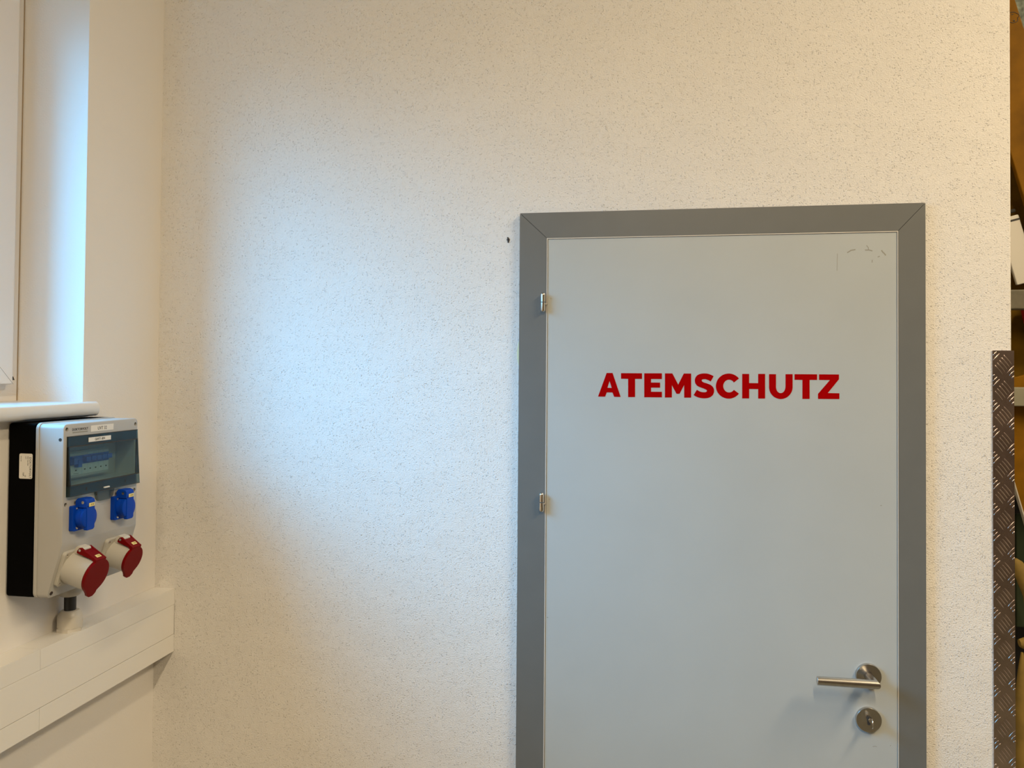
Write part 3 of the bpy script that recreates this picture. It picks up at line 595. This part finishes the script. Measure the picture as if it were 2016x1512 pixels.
# glands and cable
GXc, GYc = .0275, -.3370
def gland(bm, z0, sg, r, h):
    lathe(bm, [(r*.99, 0), (r*.99, h*.20)], (GXc, GYc, z0), (0, 0, sg), 6)
    lathe(bm, [(r*.93, 0), (r*.93, h*.60), (r*.84, h*.82), (r*.68, h*.97), (r*.50, h)], (GXc, GYc, z0+sg*h*.23), (0, 0, sg), 12)
    lathe(bm, [(r*.90, 0), (r*.90, h*.04)], (GXc, GYc, z0+sg*h*.195), (0, 0, sg), 24)
bm = nb(); gland(bm, 1.2688, -1, .0265, .030); obj('cable_gland', bm, M_GLAND, pb, label='grey cable gland under the box')
bm = nb(); cyl(bm, .011, .012, (.045, -.287, 1.2688), (0, 0, -1), 6); obj('blanking_plug', bm, M_GLAND, pb)
cb = obj('power_cable', cyl(nb(), .0118, .062, (GXc, GYc, 1.185), (0, 0, 1), 32), M_CABLE)
tag(cb, 'short thick black cable between the socket box and the cream duct', 'cable')

# cable duct along the left wall
dt = root('cable_duct', (0, -1.5, 1.0), 'cream plastic cable duct running along the left wall below the socket box', 'cable duct')
DX = .0558; cpr = [(.0003, 1.0001), (DX, 1.0001), (DX, 1.0434), (DX-.012, 1.0434), (DX-.012, 1.0405), (.004, 1.0405), (.004, 1.1222), (DX-.012, 1.1222), (DX-.012, 1.1193), (DX, 1.1193), (DX, 1.1592), (.0003, 1.1592)]
obj('duct_base', prism(nb(), cpr, (0, -.4520, 0), (1, 0, 0), Z_, Y_, .4515), M_DUCT, dt)
obj('duct_base', prism(nb(), cpr, (0, -3.0, 0), (1, 0, 0), Z_, Y_, 3.0-.4527), M_DUCT, dt)
obj('duct_cover', box(nb(), DX-.010, DX+.0001, -3.0, -.0008, 1.0441, 1.1186), M_DUCT, dt, bevel=.0006)
bm = nb(); gland(bm, 1.1594, 1, .0265, .035); obj('cable_gland', bm, M_GLANDC, dt, label='cream cable gland on top of the duct')

# ================================================================ things beyond the wall end
def plank(name, c, w, length, tilt, th, m_, label, cat, group=None, parent=None):
    """board in the XZ plane whose long axis leans by tilt degrees from the vertical (top towards -X)"""
    M = Matrix.Translation(c) @ Matrix.Rotation(R(-tilt), 4, 'Y')
    o = obj(name, box(nb(), -w/2, w/2, -th/2, th/2, -length/2, length/2, M), m_, parent, bevel=.003)
    if not parent: tag(o, label, cat, group)
    return o
T = 15.2
dv = Vector((math.sin(R(T)), 0, -math.cos(R(T)))); pv = Vector((math.cos(R(T)), 0, math.sin(R(T))))
# amber plank: right edge passes (2.243, 2.756)
c = Vector((2.243, .510, 2.756)) - pv*.0625 + dv*.24
pk = plank('wooden_plank', c, .125, 1.1, T, .018, M_AMBER, 'amber varnished plank leaning beyond the wall end, topmost, with an ink oval', 'plank')
c0 = Vector((2.236, .5005, 2.708)); bm = nb(); pts = [(.0145*math.cos(a)+.0, .0150*math.sin(a)) for a in [R(x) for x in range(0, 361, 15)]]
tube(bm, [(c0.x+x*(1+.2*math.sin(i)), c0.y, c0.z+z) for i, (x, z) in enumerate(pts)], .0008, 6)
tube(bm, [(2.232, .5005, 2.716), (2.237, .5005, 2.7175)], .0008, 6); tube(bm, [(2.2365, .5005, 2.698), (2.239, .5005, 2.7005), (2.240, .5005, 2.697)], .0014, 6)
obj('ink_oval', bm, M_INK, pk)
tag(obj('mesh_bag', box(nb(), 2.28, 2.60, .66, .80, 2.60, 3.1), M_NET, bevel=.03, seg=3), 'mottled grey green bundle behind the top of the amber plank', 'bundle')
# white slat below it with dark bands near its end
c = Vector((2.259, .53, 2.165)) - pv*.028 + dv*.093
ws = plank('white_slat', c, .056, .19, T, .012, M_WHITEB, 'white slat with a black band leaning just above the grey rail', 'slat')
for off in (.082,):
    plank('black_band', c-dv*off+Vector((0, -.0062, 0)), .0565, .0055, T, .0006, M_INK, None, None, parent=ws)
plank('dark_slat', c-dv*.108+Vector((0, .0, 0)), .05, .010, T, .010, M_GAP, 'short dark batten end showing above the white slat', 'batten')
# panels and rails of the rack
tag(obj('plywood_panel', box(nb(), 2.07, 2.56, .60, .618, 1.44, 2.42), M_AMBERD, bevel=.002), 'dark amber plywood panel standing behind the grey rail', 'panel')
rk = root('storage_rack', (2.35, .66, 0), 'rack with a weathered grey timber rail and a pale metal rail beyond the wall end', 'rack')
obj('timber_rail', box(nb(), 2.045, 2.66, .455, .495, 1.897, 1.950), M_RAIL, rk, bevel=.004, label='weathered grey timber rail')
obj('metal_rail', box(nb(), 2.045, 2.66, .455, .495, 1.636, 1.687), M_STONE, rk, bevel=.003, label='pale grey green rail')
for px_, py_ in ((2.045, .5), (2.640, .5), (2.045, .88), (2.640, .88)):
    obj('rack_post', box(nb(), px_-.02, px_+.015, py_-.02+.017, py_+.02+.017, .0, 2.62), M_DARK, rk, bevel=.002)
obj('rack_shelf', box(nb(), 2.061, 2.619, .565, .72, 1.415, 1.4395), M_DARK, rk, bevel=.002)
obj('rack_shelf', box(nb(), 2.061, 2.619, .56, .90, 2.57, 2.5995), M_DARK, rk, bevel=.002)
rc = root('carton', (2.31, .53, 1.80), 'red and white carton end wedged under the grey timber rail', 'carton')
bm = nb(); prism(bm, [(2.287, 1.905), (2.38, 1.905), (2.38, 1.858), (2.297, 1.858)], (0, .52, 0), (1, 0, 0), Z_, Y_, .06); obj('red_end', bm, mat('red_carton', (.42, .01, .015), .5), rc)
bm = nb(); prism(bm, [(2.297, 1.8578), (2.38, 1.8578), (2.38, 1.805), (2.308, 1.805)], (0, .52, 0), (1, 0, 0), Z_, Y_, .06); obj('white_end', bm, M_WHITEB, rc)
# lower amber plank with pale edge, leaning the same way
c = Vector((2.238, .520, 1.433)) + pv*.055 - dv*.02
lp = plank('wooden_plank', c, .11, .50, T, .016, M_AMBER, 'amber plank leaning below the pale rail beside the checker plate guard', 'plank')
plank('pale_edge', c-pv*.0555, .004, .50, T, .017, M_GLANDC, None, None, parent=lp)
# dark cabinet with green cloth
tag(obj('storage_cabinet', box(nb(), 2.08, 2.70, .92, 1.30, .0, 1.80), M_DARK, bevel=.004), 'black storage cabinet standing far behind the wall end', 'cabinet')
tag(obj('green_cloth', box(nb(), 2.325, 2.60, .700, .715, .975, 1.309), M_GREEN, bevel=.004), 'dark green cloth hanging in front of the black cabinet', 'cloth')
def hose(pts, rads, lab):
    tag(obj('fire_hose', tube(nb(), pts, rads, 20), M_HOSE, bevel=0), lab, 'hose', 'ochre fire hoses')
hose([(2.234, .50, 1.218), (2.240, .50, 1.206), (2.256, .50, 1.170), (2.275, .50, 1.120), (2.288, .50, 1.02), (2.295, .50, .86), (2.300, .50, .60), (2.302, .50, .01)], [.006, .015, .0185, .019, .019, .019, .019, .019], 'ochre hose with the highest curved end beside the checker plate guard')
hose([(2.228, .46, 1.003), (2.238, .46, 1.004), (2.256, .46, .999), (2.300, .455, .975), (2.345, .45, .90), (2.360, .45, .75), (2.365, .45, .01)], [.010, .0150, .016, .017, .017, .017, .017], 'ochre hose whose curved end shows in the middle beside the checker plate guard')
hose([(2.226, .44, .985), (2.226, .44, .94), (2.228, .44, .86), (2.231, .44, .76), (2.234, .44, .64), (2.236, .44, .30), (2.236, .44, .01)], [.003, .010, .020, .026, .030, .032, .032], 'ochre hose tapering upward, lowest and nearest beside the checker plate guard')
